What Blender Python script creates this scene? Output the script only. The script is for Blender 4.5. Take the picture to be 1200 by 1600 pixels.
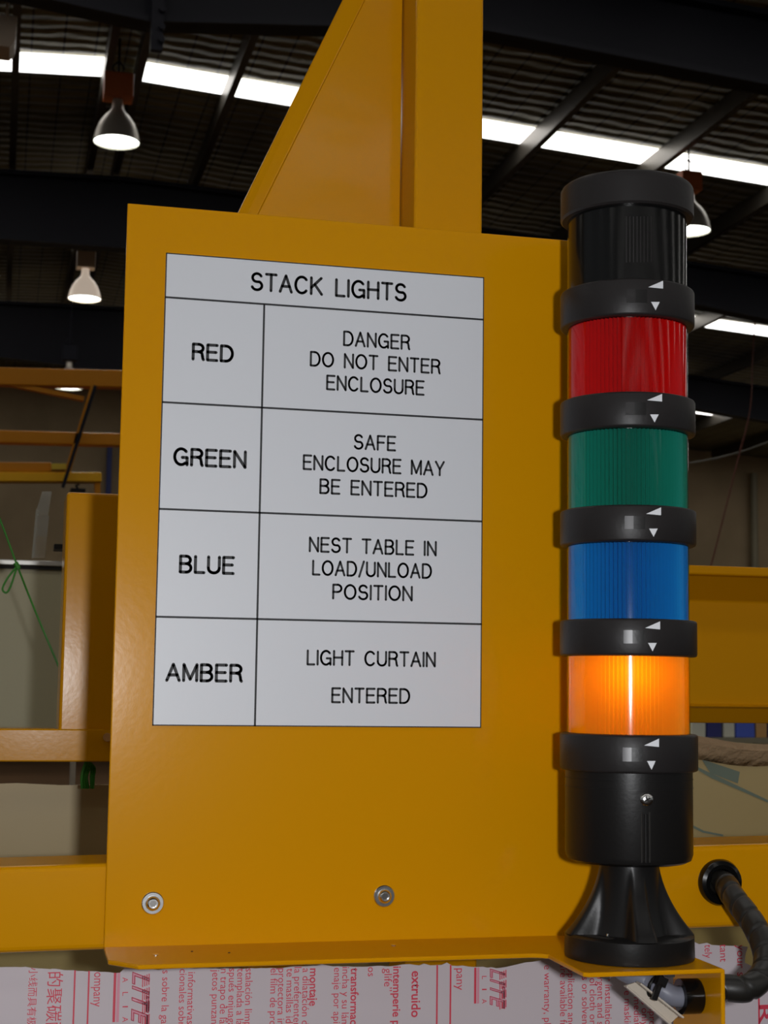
import bpy, bmesh, math, random
import numpy as np
from mathutils import Vector, Matrix

random.seed(4)
for o in list(bpy.data.objects):
    bpy.data.objects.remove(o, do_unlink=True)
SC = bpy.context.scene
COL = SC.collection
PI = math.pi

# ------------------------------------------------------------------ camera
FPX = 2448.6
CAM = np.array([-0.077449, -0.809442, 1.526498])
YAW, PITCH, ROLL = 0.239118, 0.108716, 0.013549
cy, sy, cp, sp, cr, sr = (math.cos(YAW), math.sin(YAW), math.cos(PITCH), math.sin(PITCH), math.cos(ROLL), math.sin(ROLL))
FWD = np.array([sy * cp, cy * cp, sp])
_r = np.array([cy, -sy, 0.0])
_u = np.cross(_r, FWD)
RT = cr * _r + sr * _u
UP = -sr * _r + cr * _u
cam_d = bpy.data.cameras.new('camera')
cam = bpy.data.objects.new('camera', cam_d)
COL.objects.link(cam)
cam_d.sensor_fit = 'VERTICAL'
cam_d.sensor_height = 24
cam_d.sensor_width = 18
cam_d.lens = FPX / 1600 * 24
cam_d.clip_start = 0.02
cam_d.clip_end = 200
cam_d.dof.use_dof = True
cam_d.dof.focus_distance = 0.87
cam_d.dof.aperture_fstop = 24
cam.matrix_world = Matrix(((RT[0], UP[0], -FWD[0], CAM[0]), (RT[1], UP[1], -FWD[1], CAM[1]), (RT[2], UP[2], -FWD[2], CAM[2]), (0, 0, 0, 1)))
SC.camera = cam

# ------------------------------------------------------------------ world, flash, exposure
SC.view_settings.view_transform = 'Standard'
SC.view_settings.look = 'None'
SC.view_settings.gamma = 1
SC.view_settings.use_curve_mapping = False
SC.view_settings.exposure = 0.0
W = bpy.data.worlds.new('hall_daylight')
SC.world = W
W.use_nodes = True
bgn = W.node_tree.nodes['Background']
bgn.inputs[0].default_value = (0.92, 0.97, 1.0, 1)
bgn.inputs[1].default_value = 0.16
FLASH_W = 13.8
SKYLIGHT = 4.0
LAMP_W = 95.0
fl = bpy.data.lights.new('camera_flash', 'POINT')
fl.energy = FLASH_W
fl.color = (0.97, 0.98, 1.0)
fl.shadow_soft_size = 0.011
flo = bpy.data.objects.new('camera_flash', fl)
COL.objects.link(flo)
flo.location = Vector(CAM + 0.055 * RT + 0.004 * UP)


# ------------------------------------------------------------------ pixel to place on a known plane
def ray(u, v):
    return FWD + (u - 600) / FPX * RT - (v - 800) / FPX * UP


def at(u, v, Y):
    d = ray(u, v)
    return CAM + d * (Y - CAM[1]) / d[1]


def atz(u, v, Z):
    d = ray(u, v)
    return CAM + d * (Z - CAM[2]) / d[2]


def atx(u, v, X):
    d = ray(u, v)
    return CAM + d * (X - CAM[0]) / d[0]


def px(P):
    d = np.array(P) - CAM
    z = d @ FWD
    return 600 + FPX * (d @ RT) / z, 800 - FPX * (d @ UP) / z


# ------------------------------------------------------------------ materials
def lin(c):
    return tuple(((x / 12.92) if x <= 0.04045 else ((x + 0.055) / 1.055) ** 2.4) for x in c)


def rgb(r, g, b):
    return lin((r / 255, g / 255, b / 255)) + (1,)


def mat(name, col, rough=0.5, metal=0.0, spec=0.5, bump=None, vary=None, coat=0, emit=None):
    m = bpy.data.materials.new(name)
    m.use_nodes = True
    nt = m.node_tree
    b = nt.nodes['Principled BSDF']
    b.inputs['Base Color'].default_value = col
    b.inputs['Roughness'].default_value = rough
    b.inputs['Metallic'].default_value = metal
    b.inputs['Specular IOR Level'].default_value = spec
    b.inputs['Coat Weight'].default_value = coat
    tc = nt.nodes.new('ShaderNodeTexCoord')
    if bump:
        sc, st, dist = bump
        n = nt.nodes.new('ShaderNodeTexNoise')
        n.inputs['Scale'].default_value = sc
        n.inputs['Detail'].default_value = 3
        nt.links.new(tc.outputs['Object'], n.inputs['Vector'])
        bp = nt.nodes.new('ShaderNodeBump')
        bp.inputs['Strength'].default_value = st
        bp.inputs['Distance'].default_value = dist
        nt.links.new(n.outputs['Fac'], bp.inputs['Height'])
        nt.links.new(bp.outputs['Normal'], b.inputs['Normal'])
    if vary:
        sc, col2, lo, hi = vary
        n = nt.nodes.new('ShaderNodeTexNoise')
        n.inputs['Scale'].default_value = sc
        n.inputs['Detail'].default_value = 6
        nt.links.new(tc.outputs['Object'], n.inputs['Vector'])
        r = nt.nodes.new('ShaderNodeValToRGB')
        r.color_ramp.elements[0].position = lo
        r.color_ramp.elements[1].position = hi
        r.color_ramp.elements[0].color = col
        r.color_ramp.elements[1].color = col2
        nt.links.new(n.outputs['Fac'], r.inputs['Fac'])
        nt.links.new(r.outputs['Color'], b.inputs['Base Color'])
    if emit:
        b.inputs['Emission Color'].default_value = emit[0]
        b.inputs['Emission Strength'].default_value = emit[1]
    return m


def mat_clear(name, tint, gloss=0.06, rough=0.03, haze=0.0, hazecol=(0.8, 0.8, 0.8, 1), ior=1.5):
    """transparent tinted plastic with a surface reflection"""
    m = bpy.data.materials.new(name)
    m.use_nodes = True
    nt = m.node_tree
    nt.nodes.clear()
    out = nt.nodes.new('ShaderNodeOutputMaterial')
    tr = nt.nodes.new('ShaderNodeBsdfTransparent')
    tr.inputs[0].default_value = tint
    gl = nt.nodes.new('ShaderNodeBsdfGlossy')
    gl.inputs['Roughness'].default_value = rough
    gl.inputs['Color'].default_value = (1, 1, 1, 1)
    fr = nt.nodes.new('ShaderNodeLayerWeight')
    fr.inputs['Blend'].default_value = 0.5
    pw = nt.nodes.new('ShaderNodeMath')
    pw.operation = 'POWER'
    pw.inputs[1].default_value = 5.0
    ma = nt.nodes.new('ShaderNodeMath')
    ma.operation = 'MULTIPLY_ADD'
    f0 = ((ior - 1) / (ior + 1)) ** 2
    ma.inputs[1].default_value = (1 - f0) * 0.8
    ma.inputs[2].default_value = f0
    mx = nt.nodes.new('ShaderNodeMixShader')
    nt.links.new(fr.outputs['Facing'], pw.inputs[0])
    nt.links.new(pw.outputs[0], ma.inputs[0])
    nt.links.new(ma.outputs[0], mx.inputs[0])
    src = tr
    if haze > 0:
        df = nt.nodes.new('ShaderNodeBsdfDiffuse')
        df.inputs[0].default_value = hazecol
        m2 = nt.nodes.new('ShaderNodeMixShader')
        m2.inputs[0].default_value = haze
        nt.links.new(tr.outputs[0], m2.inputs[1])
        nt.links.new(df.outputs[0], m2.inputs[2])
        src = m2
    nt.links.new(src.outputs[0], mx.inputs[1])
    nt.links.new(gl.outputs[0], mx.inputs[2])
    nt.links.new(mx.outputs[0], out.inputs[0])
    return m


def mat_core(name, col, transl=0.4, rough=0.42):
    """ribbed coloured plastic, partly translucent"""
    m = bpy.data.materials.new(name)
    m.use_nodes = True
    nt = m.node_tree
    nt.nodes.clear()
    out = nt.nodes.new('ShaderNodeOutputMaterial')
    p = nt.nodes.new('ShaderNodeBsdfPrincipled')
    p.inputs['Base Color'].default_value = col
    p.inputs['Roughness'].default_value = rough
    p.inputs['Specular IOR Level'].default_value = 0.3
    t = nt.nodes.new('ShaderNodeBsdfTranslucent')
    t.inputs[0].default_value = col
    mx = nt.nodes.new('ShaderNodeMixShader')
    mx.inputs[0].default_value = transl
    nt.links.new(p.outputs[0], mx.inputs[1])
    nt.links.new(t.outputs[0], mx.inputs[2])
    nt.links.new(mx.outputs[0], out.inputs[0])
    return m


def mat_emit(name, col, s):
    m = bpy.data.materials.new(name)
    m.use_nodes = True
    nt = m.node_tree
    nt.nodes.clear()
    out = nt.nodes.new('ShaderNodeOutputMaterial')
    e = nt.nodes.new('ShaderNodeEmission')
    e.inputs[0].default_value = col
    e.inputs[1].default_value = s
    nt.links.new(e.outputs[0], out.inputs[0])
    return m


def mat_foil(name):
    """silver foil insulation rippled over the roof sheets, held up by safety mesh"""
    m = mat(name, (0.20, 0.19, 0.13, 1), 0.42, 0.6)
    nt = m.node_tree
    b = nt.nodes['Principled BSDF']
    tc = nt.nodes.new('ShaderNodeTexCoord')
    w = nt.nodes.new('ShaderNodeTexWave')
    w.wave_type = 'BANDS'
    w.bands_direction = 'Y'
    w.inputs['Scale'].default_value = 1.5
    w.inputs['Distortion'].default_value = 3.0
    w.inputs['Detail'].default_value = 3
    w.inputs['Detail Scale'].default_value = 1.6
    nt.links.new(tc.outputs['Object'], w.inputs['Vector'])
    bp = nt.nodes.new('ShaderNodeBump')
    bp.inputs['Strength'].default_value = 0.30
    bp.inputs['Distance'].default_value = 0.05
    nt.links.new(w.outputs['Fac'], bp.inputs['Height'])
    nt.links.new(bp.outputs['Normal'], b.inputs['Normal'])
    # the wires of the mesh and the dark valleys of the sheet laps
    sx = nt.nodes.new('ShaderNodeSeparateXYZ')
    nt.links.new(tc.outputs['Object'], sx.inputs[0])

    def lines(sock, period, width):
        a = nt.nodes.new('ShaderNodeMath'); a.operation = 'DIVIDE'; a.inputs[1].default_value = period
        nt.links.new(sock, a.inputs[0])
        f = nt.nodes.new('ShaderNodeMath'); f.operation = 'FRACT'
        nt.links.new(a.outputs[0], f.inputs[0])
        g = nt.nodes.new('ShaderNodeMath'); g.operation = 'LESS_THAN'; g.inputs[1].default_value = width
        nt.links.new(f.outputs[0], g.inputs[0])
        return g.outputs[0]
    ad = nt.nodes.new('ShaderNodeMath'); ad.operation = 'MAXIMUM'
    nt.links.new(lines(sx.outputs['X'], 0.31, 0.06), ad.inputs[0])
    nt.links.new(lines(sx.outputs['Y'], 0.26, 0.10), ad.inputs[1])
    n = nt.nodes.new('ShaderNodeTexNoise')
    n.inputs['Scale'].default_value = 0.9
    n.inputs['Detail'].default_value = 5
    nt.links.new(tc.outputs['Object'], n.inputs['Vector'])
    r = nt.nodes.new('ShaderNodeValToRGB')
    r.color_ramp.elements[0].position = 0.3
    r.color_ramp.elements[0].color = (0.11, 0.10, 0.045, 1)
    r.color_ramp.elements[1].position = 0.75
    r.color_ramp.elements[1].color = (0.27, 0.245, 0.12, 1)
    nt.links.new(n.outputs['Fac'], r.inputs['Fac'])
    mx = nt.nodes.new('ShaderNodeMixRGB')
    mx.inputs['Color2'].default_value = (0.040, 0.037, 0.020, 1)
    nt.links.new(ad.outputs[0], mx.inputs['Fac'])
    nt.links.new(r.outputs['Color'], mx.inputs['Color1'])
    nt.links.new(mx.outputs['Color'], b.inputs['Base Color'])
    return m


YEL = (0.60, 0.258, 0.0008, 1)
M = {
    'yellow': mat('yellow_powder_coat', YEL, 0.185, 0, 0.12, bump=(260, 0.035, 0.0008)),
    'yellow_gloss': mat('glossy_yellow_paint', YEL, 0.14, 0, 0.45, bump=(9, 0.14, 0.01)),
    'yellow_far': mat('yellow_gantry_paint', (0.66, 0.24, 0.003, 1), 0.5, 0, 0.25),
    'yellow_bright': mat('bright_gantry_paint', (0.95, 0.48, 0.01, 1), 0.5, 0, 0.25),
    'sign': mat('brushed_grey_white_sign_laminate', rgb(211, 213, 218), 0.42, 0, 0.4, bump=(220, 0.03, 0.001)),
    'ink': mat('black_engraving', (0.012, 0.012, 0.014, 1), 0.6),
    'black': mat('black_plastic', (0.0085, 0.0078, 0.0075, 1), 0.36, 0, 0.26, bump=(500, 0.06, 0.0008)),
    'ring': mat('charcoal_ring_plastic', (0.017, 0.015, 0.015, 1), 0.42, 0, 0.25, bump=(350, 0.10, 0.0008)),
    'black_gloss': mat('glossy_black_plastic', (0.004, 0.004, 0.004, 1), 0.16, 0, 0.32),
    'window_tab': mat('smoked_clear_tab', (0.045, 0.042, 0.045, 1), 0.34, 0, 0.5),
    'white_mark': mat('white_print', (0.72, 0.73, 0.76, 1), 0.5),
    'zinc': mat('bright_zinc_steel', (0.75, 0.75, 0.74, 1), 0.22, 1.0, bump=(120, 0.06, 0.001)),
    'dark_hole': mat('dark_recess', (0.01, 0.008, 0.006, 1), 0.8),
    'film': mat('white_protective_film', rgb(211, 200, 205), 0.33, 0, 0.45, bump=(14, 0.15, 0.004)),
    'red_ink': mat('red_print', rgb(216, 62, 84), 0.5),
    'pink_ink': mat('pink_print', rgb(222, 150, 168), 0.45),
    'backfilm': mat('greyish_film_backing', rgb(172, 150, 98), 0.45, 0, 0.5, bump=(5, 0.2, 0.01), vary=(2.2, rgb(178, 158, 112), 0.35, 0.7)),
    'bluegrey': mat('faint_blue_print', rgb(112, 124, 110), 0.45),
    'polycarb': mat_clear('clear_polycarbonate', (0.95, 0.95, 0.9, 1)),
    'acrylic': mat_clear('clear_acrylic', (0.86, 0.86, 0.82, 1), haze=0.22, hazecol=(0.75, 0.72, 0.64, 1)),
    'concrete': mat('concrete_wall', rgb(186, 164, 130), 0.85, 0, 0.2, bump=(6, 0.15, 0.02), vary=(0.5, rgb(150, 132, 102), 0.35, 0.7)),
    'floor': mat('concrete_floor', rgb(50, 34, 22), 0.8, 0, 0.03, vary=(0.6, rgb(40, 27, 17), 0.3, 0.7)),
    'steel_dark': mat('dark_blue_painted_steel', (0.007, 0.007, 0.013, 1), 0.5, 0, 0.2),
    'purlin': mat('galvanised_purlin', (0.085, 0.075, 0.06, 1), 0.42, 0.6),
    'foil': mat_foil('roof_foil'),
    'skylight': mat_emit('skylight_sheet', (1.0, 0.97, 0.93, 1), SKYLIGHT),
    'lampface': mat_emit('lamp_light', (0.93, 1.0, 0.90, 1), 9.0),
    'reflector': mat('spun_aluminium', (0.50, 0.45, 0.38, 1), 0.4, 0.3),
    'glow_bowl': mat('cream_bowl_added_glow', rgb(226, 204, 178), 0.4, emit=((1.0, 0.82, 0.66, 1), 0.38)),  # added emission stands in for light falling on the cream bowl
    'cream': mat('cream_lamp_housing', rgb(226, 204, 178), 0.4),
    'rust': mat('orange_brown_lamp_housing', rgb(196, 96, 28), 0.5),
    'board': mat('pale_grey_board', rgb(182, 174, 140), 0.5, bump=(180, 0.08, 0.002)),
    'alu': mat('aluminium_edge', (0.55, 0.54, 0.50, 1), 0.35, 0.7),
    'green': mat('green_cord', rgb(46, 128, 22), 0.6),
    'conduit': mat('grey_conduit', rgb(120, 122, 134), 0.45),
    'clip': mat('milky_white_plastic', rgb(196, 186, 172), 0.35),
    'wrap': mat('black_spiral_wrap', (0.014, 0.013, 0.011, 1), 0.38, bump=(60, 0.2, 0.001)),
    'pipe': mat('pale_downpipe', rgb(150, 142, 116), 0.5),
    'bluepaint': mat('blue_paint', rgb(52, 62, 120), 0.5),
    'boxblue': mat('blue_carton', rgb(84, 108, 216), 0.6),
    'boxnavy': mat('navy_carton', rgb(56, 60, 130), 0.6),
    'boxtan': mat('tan_carton', rgb(210, 160, 96), 0.7),
    'boxpale': mat('pale_carton', rgb(226, 224, 206), 0.7),
    'redwire': mat('red_wire', rgb(110, 50, 32), 0.6),
    'greywire': mat('grey_wire', rgb(140, 138, 130), 0.5),
}
LENS = {}
for nm, tint, core in (('red', (0.60, 0.006, 0.006, 1), (0.72, 0.005, 0.010, 1)),
                       ('green', (0.003, 0.34, 0.27, 1), (0.001, 0.36, 0.28, 1)),
                       ('blue', (0.002, 0.36, 0.64, 1), (0.001, 0.30, 0.64, 1)),
                       ('amber', (1.0, 0.72, 0.012, 1), (0.90, 0.44, 0.004, 1))):
    LENS[nm] = (mat_clear(nm + '_lens_shell', tuple(min(1, x ** 0.35) for x in tint[:3]) + (1,), rough=0.085, ior=1.38),
                mat_core(nm + '_lens_core', core, 0.62 if nm == 'amber' else 0.25))

# ------------------------------------------------------------------ object helpers
BASE = {}


def link(name, me, m, parent=None):
    o = bpy.data.objects.new(name, me)
    COL.objects.link(o)
    if m is not None:
        me.materials.append(m)
    if parent is not None:
        o.parent = parent
        BASE[o.name] = BASE[parent.name]
    else:
        BASE[o.name] = Vector((0, 0, 0))
    return o


def thing(name, label, cat, loc, group=None):
    o = bpy.data.objects.new(name, None)
    o.empty_display_size = 0.02
    COL.objects.link(o)
    o.location = Vector(loc)
    BASE[o.name] = Vector(loc)
    return tag(o, label, cat, group)


def tag(o, label, cat, group=None):
    o['label'] = label
    o['category'] = cat
    if group:
        o['group'] = group
    return o


def struct(o):
    o['kind'] = 'structure'
    return o


class MB:
    """collects world-space shapes and links them as one mesh"""

    def __init__(s):
        s.b = bmesh.new()

    def box(s, lo, hi):
        x0, y0, z0 = lo
        x1, y1, z1 = hi
        v = [s.b.verts.new(p) for p in ((x0, y0, z0), (x1, y0, z0), (x1, y1, z0), (x0, y1, z0), (x0, y0, z1), (x1, y0, z1), (x1, y1, z1), (x0, y1, z1))]
        for f in ((0, 3, 2, 1), (4, 5, 6, 7), (0, 1, 5, 4), (1, 2, 6, 5), (2, 3, 7, 6), (3, 0, 4, 7)):
            s.b.faces.new([v[i] for i in f])
        return s

    def prism(s, pts, vec):
        """closed polygon of 3-D points swept by vec"""
        vec = Vector(vec)
        a = [s.b.verts.new(Vector(p)) for p in pts]
        c = [s.b.verts.new(Vector(p) + vec) for p in pts]
        n = len(pts)
        s.b.faces.new(a)
        s.b.faces.new(list(reversed(c)))
        for i in range(n):
            s.b.faces.new((a[(i + 1) % n], a[i], c[i], c[(i + 1) % n]))
        bmesh.ops.recalc_face_normals(s.b, faces=s.b.faces)
        return s

    def bar(s, p, q, w, h, up=(0, 0, 1)):
        p, q = Vector(p), Vector(q)
        d = (q - p).normalized()
        a = d.cross(Vector(up)).normalized() * w / 2
        b = a.cross(d).normalized() * h / 2
        return s.prism([p + a + b, p - a + b, p - a - b, p + a - b], q - p)

    def lathe(s, cx, cyy, prof, n=96, axis='Z', c3=0, rf=None):
        """profile of (radius, height); closed with caps where radius is 0"""
        rows = []
        for r, h in prof:
            if r <= 1e-9:
                rows.append([s.b.verts.new(s._ax(cx, cyy, 0, 0, h, axis, c3))])
            else:
                row = []
                for i in range(n):
                    a = 2 * PI * i / n
                    rr = r if rf is None else rf(r, a, h)
                    row.append(s.b.verts.new(s._ax(cx, cyy, rr * math.cos(a), rr * math.sin(a), h, axis, c3)))
                rows.append(row)
        for A, B in zip(rows, rows[1:]):
            for i in range(n):
                j = (i + 1) % n
                if len(A) == 1 and len(B) == 1:
                    continue
                if len(A) == 1:
                    s.b.faces.new((A[0], B[j], B[i]))
                elif len(B) == 1:
                    s.b.faces.new((A[i], A[j], B[0]))
                else:
                    s.b.faces.new((A[i], A[j], B[j], B[i]))
        bmesh.ops.recalc_face_normals(s.b, faces=s.b.faces)
        return s

    @staticmethod
    def _ax(cx, cyy, a, b, h, axis, c3):
        if axis == 'Z':
            return Vector((cx + a, cyy + b, h))
        if axis == 'Y':
            return Vector((cx + a, h, cyy + b))
        return Vector((h, cx + a, cyy + b))

    def tube(s, pts, r, n=12, caps=True, rfun=None):
        pts = [Vector(p) for p in pts]
        rows = []
        ref = Vector((0.13, 0.2, 0.97)).normalized()
        prev = None
        for i, p in enumerate(pts):
            t = (pts[min(i + 1, len(pts) - 1)] - pts[max(i - 1, 0)]).normalized()
            if prev is None:
                a = t.cross(ref)
                if a.length < 1e-4:
                    a = t.cross(Vector((1, 0, 0)))
                a.normalize()
            else:
                a = (prev - t * prev.dot(t)).normalized()
            prev = a
            b = t.cross(a)
            row = []
            for k in range(n):
                an = 2 * PI * k / n
                rr = r if rfun is None else rfun(i, an)
                row.append(s.b.verts.new(p + (a * math.cos(an) + b * math.sin(an)) * rr))
            rows.append(row)
        for A, B in zip(rows, rows[1:]):
            for k in range(n):
                s.b.faces.new((A[k], A[(k + 1) % n], B[(k + 1) % n], B[k]))
        if caps:
            s.b.faces.new(list(reversed(rows[0])))
            s.b.faces.new(rows[-1])
        bmesh.ops.recalc_face_normals(s.b, faces=s.b.faces)
        return s

    def poly(s, pts):
        s.b.faces.new([s.b.verts.new(Vector(p)) for p in pts])
        return s

    def build(s, name, m, parent=None, bevel=0, smooth=False, ang=35, seg=2):
        me = bpy.data.meshes.new(name)
        off = BASE[parent.name] if parent is not None else Vector((0, 0, 0))
        if off.length:
            bmesh.ops.translate(s.b, verts=s.b.verts, vec=-off)
        s.b.to_mesh(me)
        s.b.free()
        if smooth:
            for p in me.polygons:
                p.use_smooth = True
            me.set_sharp_from_angle(angle=math.radians(ang))
        o = link(name, me, m, parent)
        if bevel:
            md = o.modifiers.new('edge', 'BEVEL')
            md.width = bevel
            md.segments = seg
            md.limit_method = 'ANGLE'
            md.angle_limit = math.radians(40)
        return o


def spline(pts, n=12):
    """Catmull-Rom through points"""
    P = [Vector(p) for p in pts]
    P = [P[0] * 2 - P[1]] + P + [P[-1] * 2 - P[-2]]
    out = []
    for i in range(1, len(P) - 2):
        for k in range(n):
            t = k / n
            a, b, c, d = P[i - 1], P[i], P[i + 1], P[i + 2]
            out.append(0.5 * ((2 * b) + (c - a) * t + (2 * a - 5 * b + 4 * c - d) * t * t + (3 * b - a - 3 * c + d) * t ** 3))
    out.append(P[-2])
    return out


# ================================================================== SETTING
H0 = 6.25
XR = float(CAM[0]) + 1.0
SLR, SLL = 0.066, 0.050


def roof_z(x, drop=0.0):
    return float(CAM[2]) + H0 - drop - (SLR * (x - XR) if x > XR else SLL * (XR - x))


def roof_pt(u, v, drop=0.0):
    d = ray(u, v)
    lo, hi = 1.0, 80.0
    for _ in range(60):
        t = (lo + hi) / 2
        P = CAM + d * t
        if P[2] > roof_z(P[0], drop):
            hi = t
        else:
            lo = t
    return CAM + d * lo


Y0, Y1 = -32.0, 33.0
XW0, XW1 = -14.0, 22.0
b = MB()
b.box((XW0, Y0, -0.1), (XW1, Y1, 0))
struct(b.build('floor', M['floor']))
b = MB()
b.prism([(XW0, Y0, roof_z(XW0)), (XR, Y0, roof_z(XR)), (XW1, Y0, roof_z(XW1)),
         (XW1, Y0, roof_z(XW1) + 0.08), (XR, Y0, roof_z(XR) + 0.08), (XW0, Y0, roof_z(XW0) + 0.08)], (0, Y1 - Y0, 0))
struct(b.build('ceiling', M['foil']))
WALLY = 31.5
b = MB()
b.prism([(XW0, WALLY, 0), (XW1, WALLY, 0), (XW1, WALLY, roof_z(XW1) - 0.002), (XR, WALLY, roof_z(XR) - 0.002), (XW0, WALLY, roof_z(XW0) - 0.002)], (0, 0.2, 0))
struct(b.build('wall_far', M['concrete']))

PX = [float(roof_pt(u, v, 0.21)[0]) for u, v in ((20, 250), (160, 162), (202, 187), (352, 172), (600, 208), (868, 202), (1130, 187), (1150, 350))]

for nm, xa, xb in (('wall_left', XW0 - 0.2, XW0), ('wall_right', XW1, XW1 + 0.2)):
    b = MB()
    b.box((xa, 6.0, 0), (xb, WALLY + 0.2, min(roof_z(xa), roof_z(xb)) - 0.02))
    struct(b.build(nm, M['concrete']))

# skylight strips: one translucent roof sheet each, interrupted only by the purlins hung below
def skylight(n, ya, yb):
    b = MB()
    for xa, xb in ((XW0 + 0.5, PX[1]), (PX[2], XW1 - 0.5)):
        za, zb = roof_z(xa) - 0.012, roof_z(xb) - 0.012
        b.prism([(xa, ya, za), (xb, ya, zb), (xb, ya, zb + 0.01), (xa, ya, za + 0.01)], (0, yb - ya, 0))
    struct(b.build('window_%d' % n, M['skylight']))


s_top = roof_pt(950, 219)[1]
s_bot = roof_pt(950, 246)[1]
SKY1 = (min(s_top, s_bot), max(s_top, s_bot))
rows = [SKY1[0]]
pitch = 6.25
for i, k in enumerate((0, 1, 2, -1, -2, -3, -4, -5, -6, -7)):
    ya = SKY1[0] + k * pitch
    skylight(i + 1, ya, ya + (SKY1[1] - SKY1[0]))

# purlins (dark C sections running away from us)
def purlin(x):
    z = roof_z(x) - 0.014
    b = MB()
    t, w, h = 0.008, 0.075, 0.20
    x0 = x - w / 2
    prof = [(x0, z), (x0 + w, z), (x0 + w, z - 0.02), (x0 + w - t, z - 0.02), (x0 + w - t, z - t), (x0 + t, z - t),
            (x0 + t, z - h + t), (x0 + w - t, z - h + t), (x0 + w - t, z - h + 0.02), (x0 + w, z - h + 0.02), (x0 + w, z - h), (x0, z - h)]
    b.prism([(p[0], Y0 + 0.2, p[1]) for p in prof], (0, WALLY - Y0 - 0.4, 0))
    o = b.build('purlin', M['purlin'])
    struct(o)


step = 1.75
for x in [PX[0] - step * k for k in (4, 3, 2, 1)] + PX + [PX[-1] + step * k for k in (1, 2, 3, 4, 5)]:
    purlin(x)


# portal rafters (I beams across the hall), outlined on their own vertical plane
def rafter(Y, bottom, top):
    web, fw = 0.02, 0.22
    fl_t = 0.05
    bot = [at(u, v, Y) for u, v in bottom]
    tp = [at(u, v, Y) for u, v in top]
    b = MB()
    b.prism([(p[0], Y - web / 2, p[2]) for p in bot] + [(p[0], Y - web / 2, p[2]) for p in reversed(tp)], (0, web, 0))
    for line, sgn in ((bot, 1), (tp, -1)):
        pts = [(p[0], Y - fw / 2, p[2]) for p in line] + [(p[0], Y - fw / 2, p[2] + sgn * fl_t) for p in reversed(line)]
        b.prism(pts, (0, fw, 0))
    return struct(b.build('roof_rafter', M['steel_dark']))


def rafter_y(u, v):
    lo, hi = 5.0, 45.0
    for _ in range(50):
        m_ = (lo + hi) / 2
        P = at(u, v, m_)
        if P[2] > roof_z(P[0], 0.22):
            hi = m_
        else:
            lo = m_
    return lo


RY1, RY2, RY3 = rafter_y(1150, 14), rafter_y(1150, 421), rafter_y(1150, 598)
rafter(RY1, [(-1000, -145), (-260, -60), (40, 0), (230, 42), (515, 49), (755, 56), (1200, 141), (1500, 205)],
       [(-1000, -225), (-260, -150), (40, -115), (230, -105), (515, -80), (755, -62), (1200, 24), (1500, 80)])
rafter(RY2, [(-1000, 290), (-200, 352), (0, 377), (200, 392), (400, 400), (760, 432), (1080, 478), (1200, 503), (1400, 545)],
       [(-1000, 190), (-200, 250), (0, 268), (195, 280), (400, 306), (760, 360), (1080, 412), (1200, 431), (1400, 466)])
rafter(RY3, [(-1000, 500), (-200, 545), (0, 560), (200, 585), (760, 610), (1080, 640), (1200, 660), (1400, 690)],
       [(-1000, 415), (-200, 462), (0, 472), (200, 482), (760, 540), (1080, 588), (1200, 606), (1400, 632)])
print('RAFTERS', RY1, RY2, RY3, 'SKY', SKY1, 'PURLINS', PX)
# splice plates with bolts on the first rafter at the ridge
SPY = RY1 - 0.15
c = at(246, 20, SPY)
b = MB()
b.box((c[0] - 0.045, SPY - 0.02, c[2] - 0.30), (c[0] + 0.045, SPY + 0.04, c[2] + 0.30))
for dz in (-0.22, -0.12, 0.02, 0.16):
    b.lathe(c[0] + 0.035, c[2] + dz, [(0, SPY - 0.05), (0.025, SPY - 0.05), (0.025, SPY), (0, SPY)], 12, 'Y')
struct(b.build('rafter_splice', M['steel_dark']))
# downpipe and wall column at the right
p0, p1 = at(1178, 655, 31.3), at(1178, 1100, 31.3)
b = MB()
ph = min(float(p0[2]), roof_z(float(p0[0])) - 0.4)
b.lathe(p0[0], 31.35, [(0, 0.0), (0.085, 0.0), (0.085, ph), (0, ph)], 20)
o = b.build('downpipe', M['pipe'], smooth=True)
tag(o, 'pale vertical downpipe on the concrete wall right of the stack light', 'pipe')
p0 = at(172, 690, 31.3)
b = MB()
b.box((p0[0] - 0.05, 31.3, 0), (p0[0] + 0.05, 31.45, p0[2]))
o = b.build('blue_pole', M['bluepaint'])
tag(o, 'thin dark blue pole on the concrete wall left of the sign panel', 'pole')


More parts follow.
